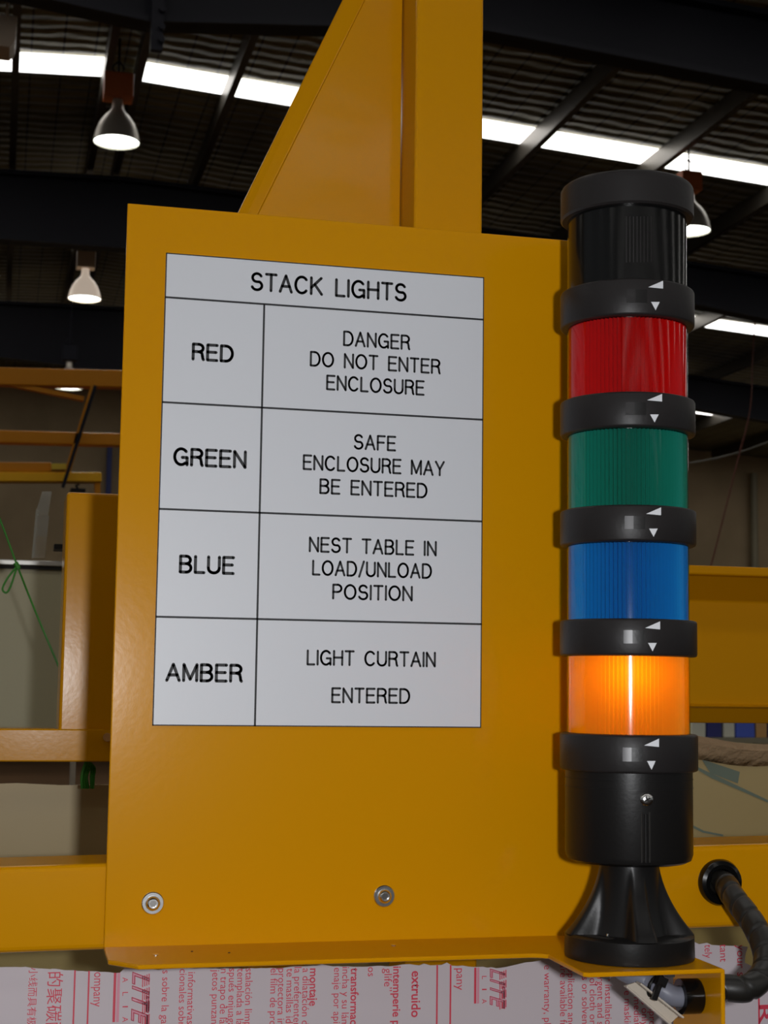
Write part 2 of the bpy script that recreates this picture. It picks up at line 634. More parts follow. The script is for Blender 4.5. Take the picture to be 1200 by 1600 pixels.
# ================================================================== HIGH BAY LAMPS
def high_bay(u, v, wpx, Y, label, housing, boxh, boxw, necks, refl='reflector'):
    ctr = at(u, v, Y)
    k = (np.array(ctr) - CAM) @ FWD / FPX
    R = wpx * k / 2
    x, z = float(ctr[0]), float(ctr[2])
    t = thing('high_bay_lamp', label, 'lamp', (x, Y, z), 'high bay lamps under the roof')
    H = R * 1.85
    b = MB()
    prof = [(R, z), (R * 0.97, z + 0.10 * R), (R * 0.90, z + 0.42 * R), (R * 0.76, z + 0.78 * R), (R * 0.54, z + 1.10 * R), (R * 0.34, z + 1.30 * R), (R * 0.25, z + 1.45 * R), (R * 0.22, z + H + necks * R)]
    inner = [(r - 0.012, h - 0.004) for r, h in reversed(prof)]
    b.lathe(x, Y, prof + inner + [prof[0]], 48)
    b.build('reflector', M[refl], t, smooth=True)
    b = MB()
    b.lathe(x, Y, [(0, z + 0.06 * R), (R * 0.94, z + 0.06 * R), (R * 0.94, z + 0.10 * R), (0, z + 0.10 * R)], 40)
    b.build('diffuser', M['lampface'], t, smooth=True)
    zb = z + H + necks * R
    b = MB()
    b.box((x - boxw * R, Y - boxw * R * 0.8, zb), (x + boxw * R, Y + boxw * R * 0.8, zb + boxh * R))
    b.build('ballast_box', housing, t, bevel=0.01)
    b = MB()
    zr = max(roof_z(x) - 0.02, zb + boxh * R + 0.05)
    b.tube([(x, Y, zb + boxh * R - 0.01), (x, Y, zr)], 0.012, 8)
    b.tube(spline([(x + 0.10 * R, Y, zb + boxh * R - 0.01), (x - 0.25 * R, Y, zb + boxh * R + 0.3 * R), (x, Y, zb + boxh * R + 0.62 * R), (x + 0.25 * R, Y, zb + boxh * R + 0.3 * R)]), 0.008, 8)
    b.build('hook', M['steel_dark'], t)
    l = bpy.data.lights.new('lamp_light', 'SPOT')
    l.energy = LAMP_W * 10
    l.spot_size = math.radians(130)
    l.spot_blend = 0.6
    l.color = (0.95, 1.0, 0.9)
    l.shadow_soft_size = R * 0.7
    lo = bpy.data.objects.new('lamp_light', l)
    COL.objects.link(lo)
    lo.location = (x, Y, z - 0.03)
    return t


LY1 = float(roof_pt(182, 100, 0.28)[1])
LY4 = float(roof_pt(1085, 258, 0.24)[1])
high_bay(182, 222, 74, LY1, 'big high bay lamp with orange brown housing under the roof, above the sign panel', M['rust'], 1.05, 0.62, 0.0)
high_bay(132, 467, 52, LY1 * 1.42, 'smaller high bay lamp with cream box housing, left of the sign panel', M['cream'], 1.0, 0.55, 0.0, 'glow_bowl')
high_bay(107, 606, 46, LY1 * 1.62, 'far high bay lamp half hidden behind the orange gantry beam', M['steel_dark'], 1.0, 0.5, 0.0)
high_bay(1077, 361, 68, LY4, 'high bay lamp peeking out behind the black top of the stack light', M['rust'], 0.9, 0.5, 0.0)
p, q = at(-24, 28, RY1 + 0.6), at(25, 82, RY1 + 0.6)
b = MB()
b.prism([(p[0], RY1 + 0.5, p[2]), (q[0], RY1 + 0.5, p[2]), (q[0] - 0.01, RY1 + 0.5, q[2] + 0.05), (q[0] - 0.05, RY1 + 0.5, q[2]), (p[0], RY1 + 0.5, q[2])], (0, 0.3, 0))
b.tube([(q[0] - 0.08, RY1 + 0.65, p[2] - 0.01), (q[0] - 0.08, RY1 + 0.65, roof_z(q[0] - 0.08) - 0.02)], 0.012, 8)
tag(b.build('ballast_housing', M['cream'], bevel=0.008), 'pale housing box hanging under the roof in the upper left corner', 'lamp housing')

# ================================================================== GANTRY, FAR THINGS
GY = 9.0


def gbar(b, p, q, w, d=0.10):
    a, c = at(p[0], p[1], GY), at(q[0], q[1], GY)
    k = ((a - CAM) @ FWD) / FPX
    b.bar((a[0], GY, a[2]), (c[0], GY, c[2]), d, w * k, up=(0, 0, 1) if abs(c[0] - a[0]) > abs(c[2] - a[2]) else (1, 0, 0))
    return b


g0 = at(330, 600, GY)
gantry = thing('gantry_crane', 'orange yellow steel gantry frame with beams and braces in front of the concrete wall', 'crane', (float(g0[0]), GY, 0))
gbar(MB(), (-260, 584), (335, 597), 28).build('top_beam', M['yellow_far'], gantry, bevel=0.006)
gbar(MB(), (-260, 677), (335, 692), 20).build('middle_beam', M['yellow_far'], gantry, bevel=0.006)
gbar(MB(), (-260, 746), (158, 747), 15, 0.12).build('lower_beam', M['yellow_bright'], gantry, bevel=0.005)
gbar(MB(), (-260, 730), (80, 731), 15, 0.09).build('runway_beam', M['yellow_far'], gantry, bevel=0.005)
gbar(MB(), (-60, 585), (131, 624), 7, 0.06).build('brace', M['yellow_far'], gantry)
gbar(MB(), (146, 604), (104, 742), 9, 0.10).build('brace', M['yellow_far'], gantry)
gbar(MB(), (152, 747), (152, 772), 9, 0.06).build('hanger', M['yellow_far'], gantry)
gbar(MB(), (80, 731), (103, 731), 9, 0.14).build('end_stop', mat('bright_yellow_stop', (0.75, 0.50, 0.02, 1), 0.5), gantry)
a = at(330, 600, GY)
for uu in (330, -240):
    a = at(uu, 590, GY)
    b = MB()
    b.box((a[0] - 0.06, GY + 0.06, 0), (a[0] + 0.06, GY + 0.18, a[2]))
    b.build('upright', M['yellow_far'], gantry)
# separate dark bar painted as the shaded side of the diagonal brace
b = MB()
p, q = at(149, 603, GY - 0.12), at(98, 762, GY - 0.12)
b.bar(p, q, 0.022, 0.03, up=(0, 1, 0))
o = b.build('brace_shade_bar', M['steel_dark'])
tag(o, 'thin dark bar standing in for the shaded side of the gantry brace', 'bar')
# hook block hanging from the lower beam
p = at(121, 756, GY)
t = thing('hoist_trolley', 'small dark hoist trolley hanging under the lower gantry beam', 'hoist', (float(p[0]), GY, float(p[2])))
b = MB()
pa, pb = at(110, 764, GY), at(133, 769, GY)
b.box((pa[0], GY - 0.05, pb[2]), (pb[0], GY + 0.05, pa[2]))
b.build('carriage', M['steel_dark'], t)
b = MB()
b.tube([at(121, 756, GY), at(124, 757, GY), at(119, 758, GY), at(122, 765, GY)], 0.008, 8)
b.build('hook', M['steel_dark'], t)

# storage rack with cartons behind the right beam
RY = 8.0
sa, sb = at(1060, 1151, RY), at(1330, 1153, RY)
rack = thing('storage_rack', 'low storage rack far behind, seen under the wide yellow beam at the right', 'rack', (float(sa[0]), RY, 0))
zt = float(sa[2])
MB().box((sa[0] - 0.1, RY - 0.15, zt - 0.03), (sb[0], RY + 0.35, zt)).build('shelf', M['pipe'], rack)
for xx in (sa[0] - 0.08, sb[0] - 0.05):
    for yy in (RY - 0.13, RY + 0.29):
        MB().box((xx, yy, 0), (xx + 0.04, yy + 0.04, zt - 0.03)).build('leg', M['pipe'], rack)
for (u0, u1, m, lab) in ((1070, 1091, 'boxpale', 'pale carton on the far rack, nearest the stack light'),
                         (1093, 1116, 'boxnavy', 'navy carton on the far rack beside the pale carton'),
                         (1119, 1136, 'boxpale', 'pale carton on the far rack between the navy and blue cartons'),
                         (1138, 1167, 'boxblue', 'bright blue carton on the far rack'),
                         (1169, 1186, 'boxtan', 'tan carton on the far rack'),
                         (1188, 1215, 'boxnavy', 'navy carton on the far rack at the right edge of the picture')):
    p, q = at(u0, 1110, RY), at(u1, 1110, RY)
    o = MB().box((p[0], RY - 0.1, zt), (q[0], RY + 0.2, zt + 0.17 + 0.02 * (u0 % 3))).build('carton', M[m], bevel=0.004)
    tag(o, lab, 'box', 'cartons on the far rack')

# wires at the right
b = MB()
b.tube(spline([roof_pt(1182, 470, 0.03), at(1176, 560, 20), at(1172, 640, 20), at(1150, 730, 20), at(1112, 880, 20), at(1080, 1000, 20)]), 0.011, 6)
tag(b.build('red_cable', M['redwire'], smooth=True), 'thin red brown cable hanging in front of the far wall', 'cable')
b = MB()
b.tube(spline([at(1030, 728, 24), at(1085, 722, 24), at(1145, 709, 24), at(1200, 690, 24), at(1280, 655, 24)]), 0.012, 6)
tag(b.build('grey_wire', M['greywire'], smooth=True), 'thin grey wire sagging across the far wall at the right', 'wire')

# pale board on legs behind the column, with a clear offcut on it
BY = 1.0
p, q = at(-60, 877, BY), at(106, 880, BY)
zb_top = float(at(50, 876, BY)[2])
zb_low = float(at(50, 1165, BY)[2])
xl, xr = float(p[0]), float(at(114, 1000, BY)[0])
board = thing('sheet_board', 'pale grey sheet board with metal top rail, left behind the yellow column', 'board', ((xl + xr) / 2, BY, 0))
MB().box((xl, BY, zb_low), (xr, BY + 0.012, zb_top - 0.006)).build('sheet', M['board'], board)
MB().box((xl, BY - 0.006, zb_top - 0.006), (xr, BY + 0.018, zb_top)).build('top_rail', M['alu'], board, bevel=0.001)
MB().box((xl, BY - 0.004, zb_top - 0.010), (xr, BY + 0.0, zb_top - 0.006)).build('dark_edge', M['dark_hole'], board)  # thin dark strip along the lower edge of the top rail
lx = float(at(110, 1210, BY)[0])
MB().box((lx, BY, 0), (xr + 0.008, BY + 0.02, zb_low)).build('leg', M['alu'], board)
MB().box((xl, BY, 0), (xl + 0.02, BY + 0.02, zb_low)).build('leg', M['alu'], board)
p, q = at(84, 852, BY), at(104, 861, BY)
MB().box((p[0], BY - 0.02, q[2]), (q[0] + 0.01, BY + 0.01, p[2])).build('latch', M['black'], board)
AY = BY + 0.006
b = MB()
b.prism([at(49, 872, AY), at(70, 872, AY), at(77, 806, AY), at(57, 803, AY)], (0, 0.003, 0))
b.prism([at(55, 804, AY), at(75, 806, AY), at(81, 768, AY), at(66, 768, AY)], (0, 0.003, 0))
b.prism([at(49, 873, AY), at(52, 873, AY), at(60, 800, AY), at(56, 796, AY)], (0, -0.012, 0))
o = b.build('clear_offcut', M['acrylic'])
tag(o, 'bent strip of clear acrylic standing on the top rail of the pale board', 'acrylic strip')

# green string with a bow
SY = 0.55
b = MB()
knot = at(27, 884, SY)
b.tube(spline([at(-30, 745, SY), at(0, 812, SY), knot, at(58, 962, SY), at(103, 1068, 0.42), at(150, 1180, 0.36)]), 0.0009, 8)
b.tube(spline([knot, at(12, 903, SY), at(4, 920, SY), at(10, 926, SY), at(17, 915, SY), knot]), 0.0009, 8)
b.tube([at(24, 879, SY), knot, at(29, 889, SY)], 0.0022, 8)
tag(b.build('green_string', M['green'], smooth=True), 'thin green string tied in a small bow in front of the pale board', 'string')

# ================================================================== REAR FRAME
FY = 0.30
zc_top = 1.6565
rear = thing('rear_frame', 'yellow column and rail behind the left edge of the sign panel', 'frame', (0.0, FY, 0))
MB().box((-0.0352, FY, 1.4700), (0.03, FY + 0.05, zc_top)).build('column', M['yellow'], rear, bevel=0.002)
MB().box((-0.6, FY - 0.004, 1.4700), (0.16, FY - 0.0005, 1.4922)).build('rail_face', M['yellow'], rear, bevel=0.001)
MB().box((0.10, FY - 0.0003, 0), (0.14, FY + 0.04, 1.4700)).build('leg', M['yellow'], rear, bevel=0.002)
MB().box((-0.6, FY - 0.0005, 1.4700), (-0.036, FY + 0.03, 1.4922)).build('rail', M['yellow'], rear, bevel=0.002)
p = at(168, 1152, FY - 0.01)
b = MB()
b.lathe(p[0], p[2], [(0, FY - 0.009), (0.003, FY - 0.009), (0.003, FY - 0.004), (0, FY - 0.004)], 14, 'Y')
b.build('bolt', M['zinc'], rear, smooth=True)

# green cord end tied under the rail
b = MB()
for k in range(5):
    u = 130 + 4 * k
    b.tube(spline([at(136, 1188, 0.31), at(u + 1, 1200, 0.311 + 0.002 * k), at(u - 1 + random.uniform(-2, 2), 1214, 0.311), at(u + random.uniform(-2, 2), 1232, 0.312)]), 0.0011, 7)
tag(b.build('cord_tail', M['green'], smooth=True), 'frayed green cord tail hanging below the rear yellow rail', 'cord')

# wide yellow folded beam at the right
prof_px = [(885, 0.0), (899, 0.0), (902, 0.006), (940, 0.030), (944, 0.030), (1100, 0.030), (1104, 0.026), (1107, 0.030), (1130, 0.042)]
pts = []
for v, dy in prof_px:
    P = at(1150, v, FY + dy)
    pts.append((0.20, FY + dy, float(P[2])))
back = [(0.20, FY + 0.07, pts[-1][2]), (0.20, FY + 0.07, pts[0][2])]
o = MB().prism(pts + back, (0.9, 0, 0)).build('wide_beam', M['yellow'], bevel=0.0012)
tag(o, 'wide yellow folded steel beam running right from behind the stack light', 'beam')
BASE[o.name] = Vector((0, 0, 0))

# rear clear guard sheet with film still on it
zl, zr_ = float(at(50, 1226, 0.36)[2]), float(at(1150, 1158, 0.36)[2])
gs = thing('film_covered_sheet', 'clear guard sheet with greyish film behind the front rail', 'sheet', (0.2, 0.36, 0.9))
b = MB()
top = [(-0.7, zl), (-0.1, zl), (-0.06, zl + 0.001), (-0.03, zl - 0.0005), (0.05, zl), (0.25, zl + 0.01), (0.36, zr_ - 0.004), (0.42, zr_), (0.47, zr_ + 0.001), (0.55, zr_ - 0.004), (0.75, zr_ - 0.006), (1.2, zr_ - 0.01)]
b.prism([(x, 0.36, z) for x, z in top] + [(1.2, 0.36, 0.9), (-0.7, 0.36, 0.9)], (0, 0.003, 0))
b.build('film', M['backfilm'], gs)
# the film's curled upper edge at the right
b = MB()
rows = []
for i in range(40):
    x = 0.40 + 0.012 * i
    zt_ = zr_ + 0.0035 * math.sin(i * 0.5) - 0.00028 * i
    rows.append([(x, 0.3595, zt_ - 0.014), (x, 0.354, zt_ - 0.006 + 0.002 * math.sin(i * 0.9)), (x + 0.002, 0.350, zt_ - 0.001), (x + 0.003, 0.353, zt_ + 0.004), (x + 0.004, 0.3575, zt_ + 0.003)])
vs = [[b.b.verts.new(p) for p in r] for r in rows]
for A, B_ in zip(vs, vs[1:]):
    for k in range(4):
        b.b.faces.new((A[k], B_[k], B_[k + 1], A[k + 1]))
o = b.build('film_curl', mat('curled_film_edge', rgb(180, 152, 118), 0.6, 0, 0.2, bump=(160, 0.6, 0.004)), gs, smooth=True)
sm = o.modifiers.new('thick', 'SOLIDIFY')
sm.thickness = 0.0006
b = MB()
b.poly([at(1096, 1186, 0.3594), at(1156, 1206, 0.3594), at(1153, 1224, 0.3594), at(1110, 1208, 0.3594)])
b.poly([at(1085, 1196, 0.3594), at(1115, 1210, 0.3594), at(1200, 1250, 0.3594), at(1200, 1254, 0.3594), at(1112, 1216, 0.3594), at(1085, 1200, 0.3594)])
b.poly([at(1080, 1288, 0.3594), at(1100, 1298, 0.3594), at(1130, 1304, 0.3594), at(1130, 1307, 0.3594), at(1098, 1301, 0.3594), at(1080, 1292, 0.3594)])
b.build('faint_print', M['bluegrey'], gs)

# ================================================================== FRONT FRAME
ZB = 1.39366            # fold between plate and bottom flange
frame = thing('enclosure_frame', 'yellow enclosure frame with front rail, upright post and sloping gusset behind the sign panel', 'frame', (0.17, 0.07, 0))
RAIL_Y0, RAIL_Y1 = 0.0035, 0.0485
b = MB()
pl, pr_ = at(20, 1352, RAIL_Y0), at(1150, 1322, RAIL_Y0)
zt0, zb0 = float(at(60, 1352, RAIL_Y0)[2]), float(at(60, 1488, RAIL_Y0)[2])
zt1, zb1 = float(at(1130, 1321, RAIL_Y0)[2]), float(at(1130, 1450, RAIL_Y0)[2])
zt_r, zb_r = (zt0 + zt1) / 2, (zb0 + zb1) / 2
b.box((-0.6, RAIL_Y0, 0), (0.9, RAIL_Y1, 1))
for v in b.b.verts:
    t = (v.co.x + 0.04) / 0.345
    v.co.z = (zt0 + (zt1 - zt0) * t) if v.co.z > 0.5 else (zb0 + (zb1 - zb0) * t)
b.build('front_rail', M['yellow'], frame, bevel=0.003, seg=3)
# upright post
PY0, PY1 = 0.054, 0.093
pxl, pxr = 0.1488, 0.1906
MB().box((pxl, PY0, 0.0), (pxr, PY1, 2.25)).build('upright_post', M['yellow'], frame, bevel=0.002, seg=3)
# gusset with a folded lip along its sloping edge
GYP = 0.086
g = [at(404, 332, GYP), at(622, 352, GYP), at(626, -260, GYP), at(690, -260, GYP)]
base_l = at(404, 332, GYP)
top_l = at(570, 0, GYP)
dirv = (top_l - base_l) / np.linalg.norm(top_l - base_l)
low = base_l - dirv * 0.16
# where the slope would meet the post
tt = (pxl - base_l[0]) / dirv[0]
apex = base_l + dirv * (tt - 0.004)
b = MB()
b.prism([(low[0], GYP, low[2]), (pxl - 0.0005, GYP, low[2]), (pxl - 0.0005, GYP, apex[2]), (apex[0], GYP, apex[2])], (0, 0.003, 0))
gp = b.build('gusset_plate', M['yellow_gloss'], frame, bevel=0.0006)
nrm = np.array([-dirv[2], 0, dirv[0]])
o_low = low + nrm * 0.0095 + np.array([0, 0.004, 0])
o_apex = apex + nrm * 0.0125 + np.array([0, 0.004, 0])
b = MB()
b.prism([low, apex, o_apex, o_low], (0, 0.003, 0))
b.build('gusset_lip', M['yellow_gloss'], frame, bevel=0.0008)

# clear front guard sheet with the torn printed film
SHY = 0.0500
front = thing('guard_sheet', 'clear guard sheet below the front rail, half covered by torn white film with red print', 'sheet', (0.15, SHY, 0.9))
MB().box((-0.55, SHY + 0.0005, 0.9), (0.85, SHY + 0.0030, 1.415)).build('clear_sheet', M['polycarb'], front)
edge = [(-420, 1506), (-60, 1510), (0, 1511), (40, 1511), (70, 1513), (100, 1515), (150, 1518), (187, 1520), (194, 1514), (199, 1511), (207, 1513), (240, 1515), (262, 1514), (272, 1513), (284, 1511), (296, 1513), (330, 1513), (400, 1513), (440, 1512),
        (463, 1510), (480, 1510), (503, 1507), (512, 1509), (560, 1510), (610, 1509), (628, 1507), (640, 1506), (655, 1508), (662, 1505), (672, 1508), (690, 1507), (698, 1504), (706, 1508), (740, 1510), (775, 1512), (792, 1511), (806, 1507), (822, 1503),
        (842, 1501), (860, 1497), (880, 1499), (930, 1492), (990, 1484), (1050, 1476), (1084, 1472), (1092, 1475), (1104, 1473), (1112, 1476), (1128, 1478), (1142, 1477), (1160, 1479), (1168, 1479), (1164, 1490), (1163, 1504), (1180, 1512), (1230, 1514), (1300, 1510), (1520, 1508)]
pts = []
for i in range(len(edge) - 1):
    (u0, v0), (u1, v1) = edge[i], edge[i + 1]
    n = max(1, int(abs(u1 - u0) / 7))
    for k in range(n):
        t = k / n
        pts.append(at(u0 + (u1 - u0) * t, v0 + (v1 - v0) * t + random.uniform(-0.7, 0.7), SHY))
pts.append(at(1520, 1508, SHY))
b = MB()
b.prism([(p[0], SHY, p[2]) for p in pts] + [(pts[-1][0], SHY, 0.95), (pts[0][0], SHY, 0.95)], (0, -0.0006, 0))
film = b.build('protective_film', M['film'], front)
TY = SHY - 0.0009


def film_text(lines, name, m, shear=0.0, outline=False):
    """text printed down the film, one object per line: (string, u of text centre, v start, v end or None, height px, bold)"""
    out = []
    for (s, u, v0, v1, hp, bold) in lines:
        cu = bpy.data.curves.new('tmp', 'FONT')
        cu.body = s
        cu.resolution_u = 3
        cu.shear = shear
        if outline:
            cu.fill_mode = 'NONE'
            cu.bevel_depth = 0.014
            cu.bevel_resolution = 0
        elif bold:
            cu.offset = 0.018
        ob = bpy.data.objects.new('tmp', cu)
        COL.objects.link(ob)
        dg = bpy.context.evaluated_depsgraph_get()
        me = bpy.data.meshes.new_from_object(ob.evaluated_get(dg))
        bpy.data.objects.remove(ob)
        if len(me.vertices) == 0:
            continue
        xs = [v.co.x for v in me.vertices]
        x0, x1 = min(xs), max(xs)
        A = at(u, v0, TY)
        k = ((A - CAM) @ FWD) / FPX
        scale = hp * k / 0.72
        sx = scale * 0.98 if v1 is None else float(A[2] - at(u, v1, TY)[2]) / (x1 - x0)
        flat = 0.02 if outline else 0.0
        for v in me.vertices:
            X, Y_, Z_ = v.co
            v.co = Vector((A[0] + (Y_ - 0.36) * scale, TY - Z_ * flat * scale, A[2] - (X - x0) * sx)) - BASE[film.name]
        me.name = name
        me.materials.clear()
        out.append(link(name, me, m, film))
    return out


def rects(name, m, rr):
    for (u0, v0, u1, v1) in rr:
        b = MB()
        a, c = at((u0 + u1) / 2, v0, TY), at((u0 + u1) / 2, v1, TY)
        l, r = at(u0, v0, TY)[0], at(u1, v0, TY)[0]
        b.poly([(l, TY, a[2]), (r, TY, a[2]), (r, TY, c[2]), (l, TY, c[2])])
        b.build(name, m, film)


rects('red_line', M['red_ink'], [(116, 1516, 118.5, 1640), (138, 1517, 140.5, 1640), (178, 1520, 182, 1597), (682, 1508, 684.5, 1640), (703, 1508, 705.5, 1640), (741, 1512, 744.5, 1568), (1184.5, 1560, 1187, 1640)])
rects('pink_line', M['pink_ink'], [(183.5, 1520, 188, 1597), (745.5, 1512, 749, 1568)])
S = []
for (s, u, v0, hp, bold) in (
        ('小线而具有极高', 52, 1512, 11, 0), ('的聚碳酸', 86, 1519, 19, 0), ('s sobre la garantía', 260, 1516, 12, 0), ('cionales sobre', 287, 1514, 12, 0),
        ('informativas d', 300, 1519, 12, 0), ('jetos punzantes', 338, 1515, 12, 0), ('n trapo de lana', 351, 1514, 12, 0), ('spués enjuagar', 364, 1513, 12, 0),
        ('templada a la d', 377, 1513, 12, 0), ('stalación limpia', 390, 1513, 12, 0), ('el film de protec', 429, 1513, 12, 0), ('protectora inme', 441, 1513, 12, 0),
        ('te masillas idó', 454, 1513, 12, 0), ('la preferenteme', 466, 1511, 12, 0), ('a dilatación de', 479, 1513, 12, 0), ('montaje', 491, 1513, 13, 1),
        ('enaje por apilad', 528, 1512, 12, 0), ('incha y su lámi', 541, 1511, 12, 0), ('transformación', 555, 1512, 13, 1), ('os', 581, 1511, 12, 0),
        ('glife”', 607, 1513, 13, 0), ('intemperie po', 621, 1510, 13, 1), ('extruido', 651, 1517, 15, 1),
        ('e warranty, plea', 856, 1508, 12, 0), ('are available from', 881, 1506, 12, 0), ('application and l', 893, 1505, 12, 0), ('ts or solvents', 915, 1520, 12, 0),
        ('ool cloth or a c', 927, 1519, 12, 0), ('ergent and sub', 939, 1519, 12, 0), ('er installation', 951, 1519, 12, 0), ('e masking', 981, 1548, 12, 0),
        ('mediate', 996, 1558, 12, 0), ('s only', 1008, 1564, 12, 0), ('nprov', 1020, 1572, 12, 0), ('ons', 1060, 1580, 13, 0)):
    S.append((s, u, v0, None, hp * 1.0, bold))
S += [('ompany', 155, 1519, 1573, 15, 0), ('pany', 720, 1513, 1547, 14, 0), ('A', 196, 1527, 1535, 9, 0), ('L', 196, 1550, 1556, 9, 0), ('I', 196, 1572, 1574, 9, 0), ('A', 196, 1589, 1597, 9, 0),
      ('L', 757, 1525, 1530, 8, 0), ('I', 757, 1545, 1547, 8, 0), ('A', 757, 1561, 1568, 8, 0), ('tely', 1107, 1476, 1497, 13, 0), ('tant', 1131, 1475, 1503, 13, 0), ('your s', 1158, 1476, None, 14, 0), ('R', 1195, 1570, 1600, 18, 1)]
film_text(S, 'red_text', M['red_ink'])
# big slanted capitals, outlined with bars through their tops
film_text([('LITE', 221, 1518, 1604, 27, 0), ('LITE', 778, 1513, 1577, 25, 0)], 'logo_text', M['red_ink'], shear=0.35, outline=True)
film_text([('LITE', 222, 1518, 1604, 27, 1), ('LITE', 779, 1513, 1577, 25, 1)], 'logo_fill', M['pink_ink'], shear=0.35)
bars = []
for (u0, v0, L, n, st) in ((222.5, 1520, 84, 4, 3.3), (780.5, 1514, 62, 4, 3.1)):
    for k in range(n):
        for q in range(4):
            a_ = v0 + L * q / 4 - 1.2 * k
            bars.append((u0 + st * k, a_ + 5, u0 + st * k + 1.5, a_ + L / 4 + 1.5))
rects('logo_bar', M['red_ink'], bars)

# ================================================================== SIGN BRACKET
XL, XRP = -0.0207, 0.2643
ZTOP = 1.7753
br = thing('sign_bracket', 'yellow sheet steel panel with folded flanges that carries the sign and the stack light', 'bracket', (0.12, 0.002, ZB))
MB().box((XL, 0.001, ZB - 0.001), (XRP, 0.0030, ZTOP)).build('back_plate', M['yellow'], br, bevel=0.0006)
# bottom flange: straight tongue, then the wider shelf of the stack light
FZ0, FZ1 = ZB - 0.0022, ZB
outl = [(XL, 0.001), (XL - 0.0004, -0.036), (XL + 0.0125, -0.0515), (0.178, -0.0515)]
for k in range(1, 7):
    a = k / 6 * math.radians(60)
    outl.append((0.178 + 0.010 * math.sin(a), -0.0515 - 0.010 * (1 - math.cos(a))))
outl += [(0.1925, -0.0710), (0.1925, -0.1058), (XRP, -0.1058), (XRP, 0.001)]
# the slanted step of the shelf seen in the photograph
outl = [(XL, 0.001), (XL - 0.0004, -0.036), (XL + 0.0125, -0.0515)] + [(0.185 + 0.0085 * t, -0.0510 - 0.004 * t * t) for t in (0, 0.35, 0.7, 1.0)] + [(0.1930, -0.1040), (0.1955, -0.1058), (XRP - 0.0008, -0.1058), (XRP - 0.0008, 0.001)]
MB().prism([(x, y, FZ0) for x, y in outl], (0, 0, FZ1 - FZ0)).build('bottom_flange', M['yellow'], br, bevel=0.0006)
MB().box((XRP - 0.0022, -0.1058, ZB - 0.075), (XRP, -0.050, ZB - 0.0004)).build('side_flange', M['yellow'], br, bevel=0.0008)


def bolt(u, v, R=0.0056):
    p = at(u, v, 0.001)
    x, z = float(p[0]), float(p[2])
    b = MB()
    b.lathe(x, z, [(0, 0.0009), (R, 0.0009), (R, 0.0002), (R * 0.93, -0.0002), (0, -0.0002)], 40, 'Y')
    w = b.build('bolt', M['zinc'], br, smooth=True)
    b = MB()
    r = R * 0.66
    b.lathe(x, z, [(0, -0.0001), (r, -0.0001), (r, -0.0008), (r * 0.86, -0.0022), (r * 0.62, -0.0029), (r * 0.52, -0.0029), (r * 0.50, -0.0012), (0, -0.0012)], 36, 'Y')
    b.build('head', M['zinc'], w, smooth=True)
    b = MB()
    b.lathe(x, z, [(0, -0.00125), (r * 0.49, -0.00125), (r * 0.49, -0.0014), (0, -0.0014)], 6, 'Y')
    b.build('socket', mat('socket_steel', (0.22, 0.21, 0.2, 1), 0.3, 1.0), w)


bolt(238.5, 1411)
bolt(600, 1400)
# screw ends below the shelf, small holes in the tongue
for (u, v) in ((953, 1524), (1055, 1522)):
    p = atz(u, v, FZ0)
    b = MB()
    b.lathe(p[0], p[1] + 0.006, [(0, FZ0), (0.0028, FZ0), (0.0028, FZ0 - 0.0022), (0, FZ0 - 0.0022)], 6)
    b.build('nut', M['zinc'], br)
for (u, v, r) in ((243, 1492, 0.0016), (615, 1477, 0.0015), (300, 1487, 0.0006), (358, 1489, 0.0006)):
    p = atz(u, v, FZ1)
    b = MB()
    b.lathe(p[0], p[1], [(0, FZ1 + 0.0001), (r, FZ1 + 0.0001), (r, FZ1 + 0.0003), (0, FZ1 + 0.0003)], 14)
    b.build('rivet', M['zinc'] if r > 0.001 else M['dark_hole'], br)

# ================================================================== SIGN
SW, SH = 0.175, 0.24664
STOP = 1.75
sign = thing('stack_lights_sign', 'grey white STACK LIGHTS legend plate with a black table on the yellow panel', 'sign', (SW / 2, 0, STOP - SH))
MB().box((0, 0.0, STOP - SH), (SW, 0.0009, STOP)).build('plate', M['sign'], sign, bevel=0.0002)
IY = -0.00008
b = MB()
lw = 0.00105
for fr in (0.09690, 0.32311, 0.54977, 0.77541):
    z = STOP - SH * fr
    b.poly([(0, IY, z - lw / 2), (SW, IY, z - lw / 2), (SW, IY, z + lw / 2), (0, IY, z + lw / 2)])
xc = 0.30135 * SW
b.poly([(xc - lw / 2, IY, STOP - SH), (xc + lw / 2, IY, STOP - SH), (xc + lw / 2, IY, STOP - SH * 0.0969), (xc - lw / 2, IY, STOP - SH * 0.0969)])
e = 0.0006
for r in (((0, STOP - SH), (SW, STOP - SH + e)), ((0, STOP - e), (SW, STOP)), ((0, STOP - SH), (e, STOP)), ((SW - e, STOP - SH), (SW, STOP))):
    (x0, z0), (x1, z1) = r
    b.poly([(x0, IY, z0), (x1, IY, z0), (x1, IY, z1), (x0, IY, z1)])
b.build('ruled_lines', M['ink'], sign)


def arc(cx, cz, rx, rz, a0, a1, n=10):
    return [(cx + rx * math.cos(math.radians(a0 + (a1 - a0) * i / n)), cz + rz * math.sin(math.radians(a0 + (a1 - a0) * i / n))) for i in range(n + 1)]


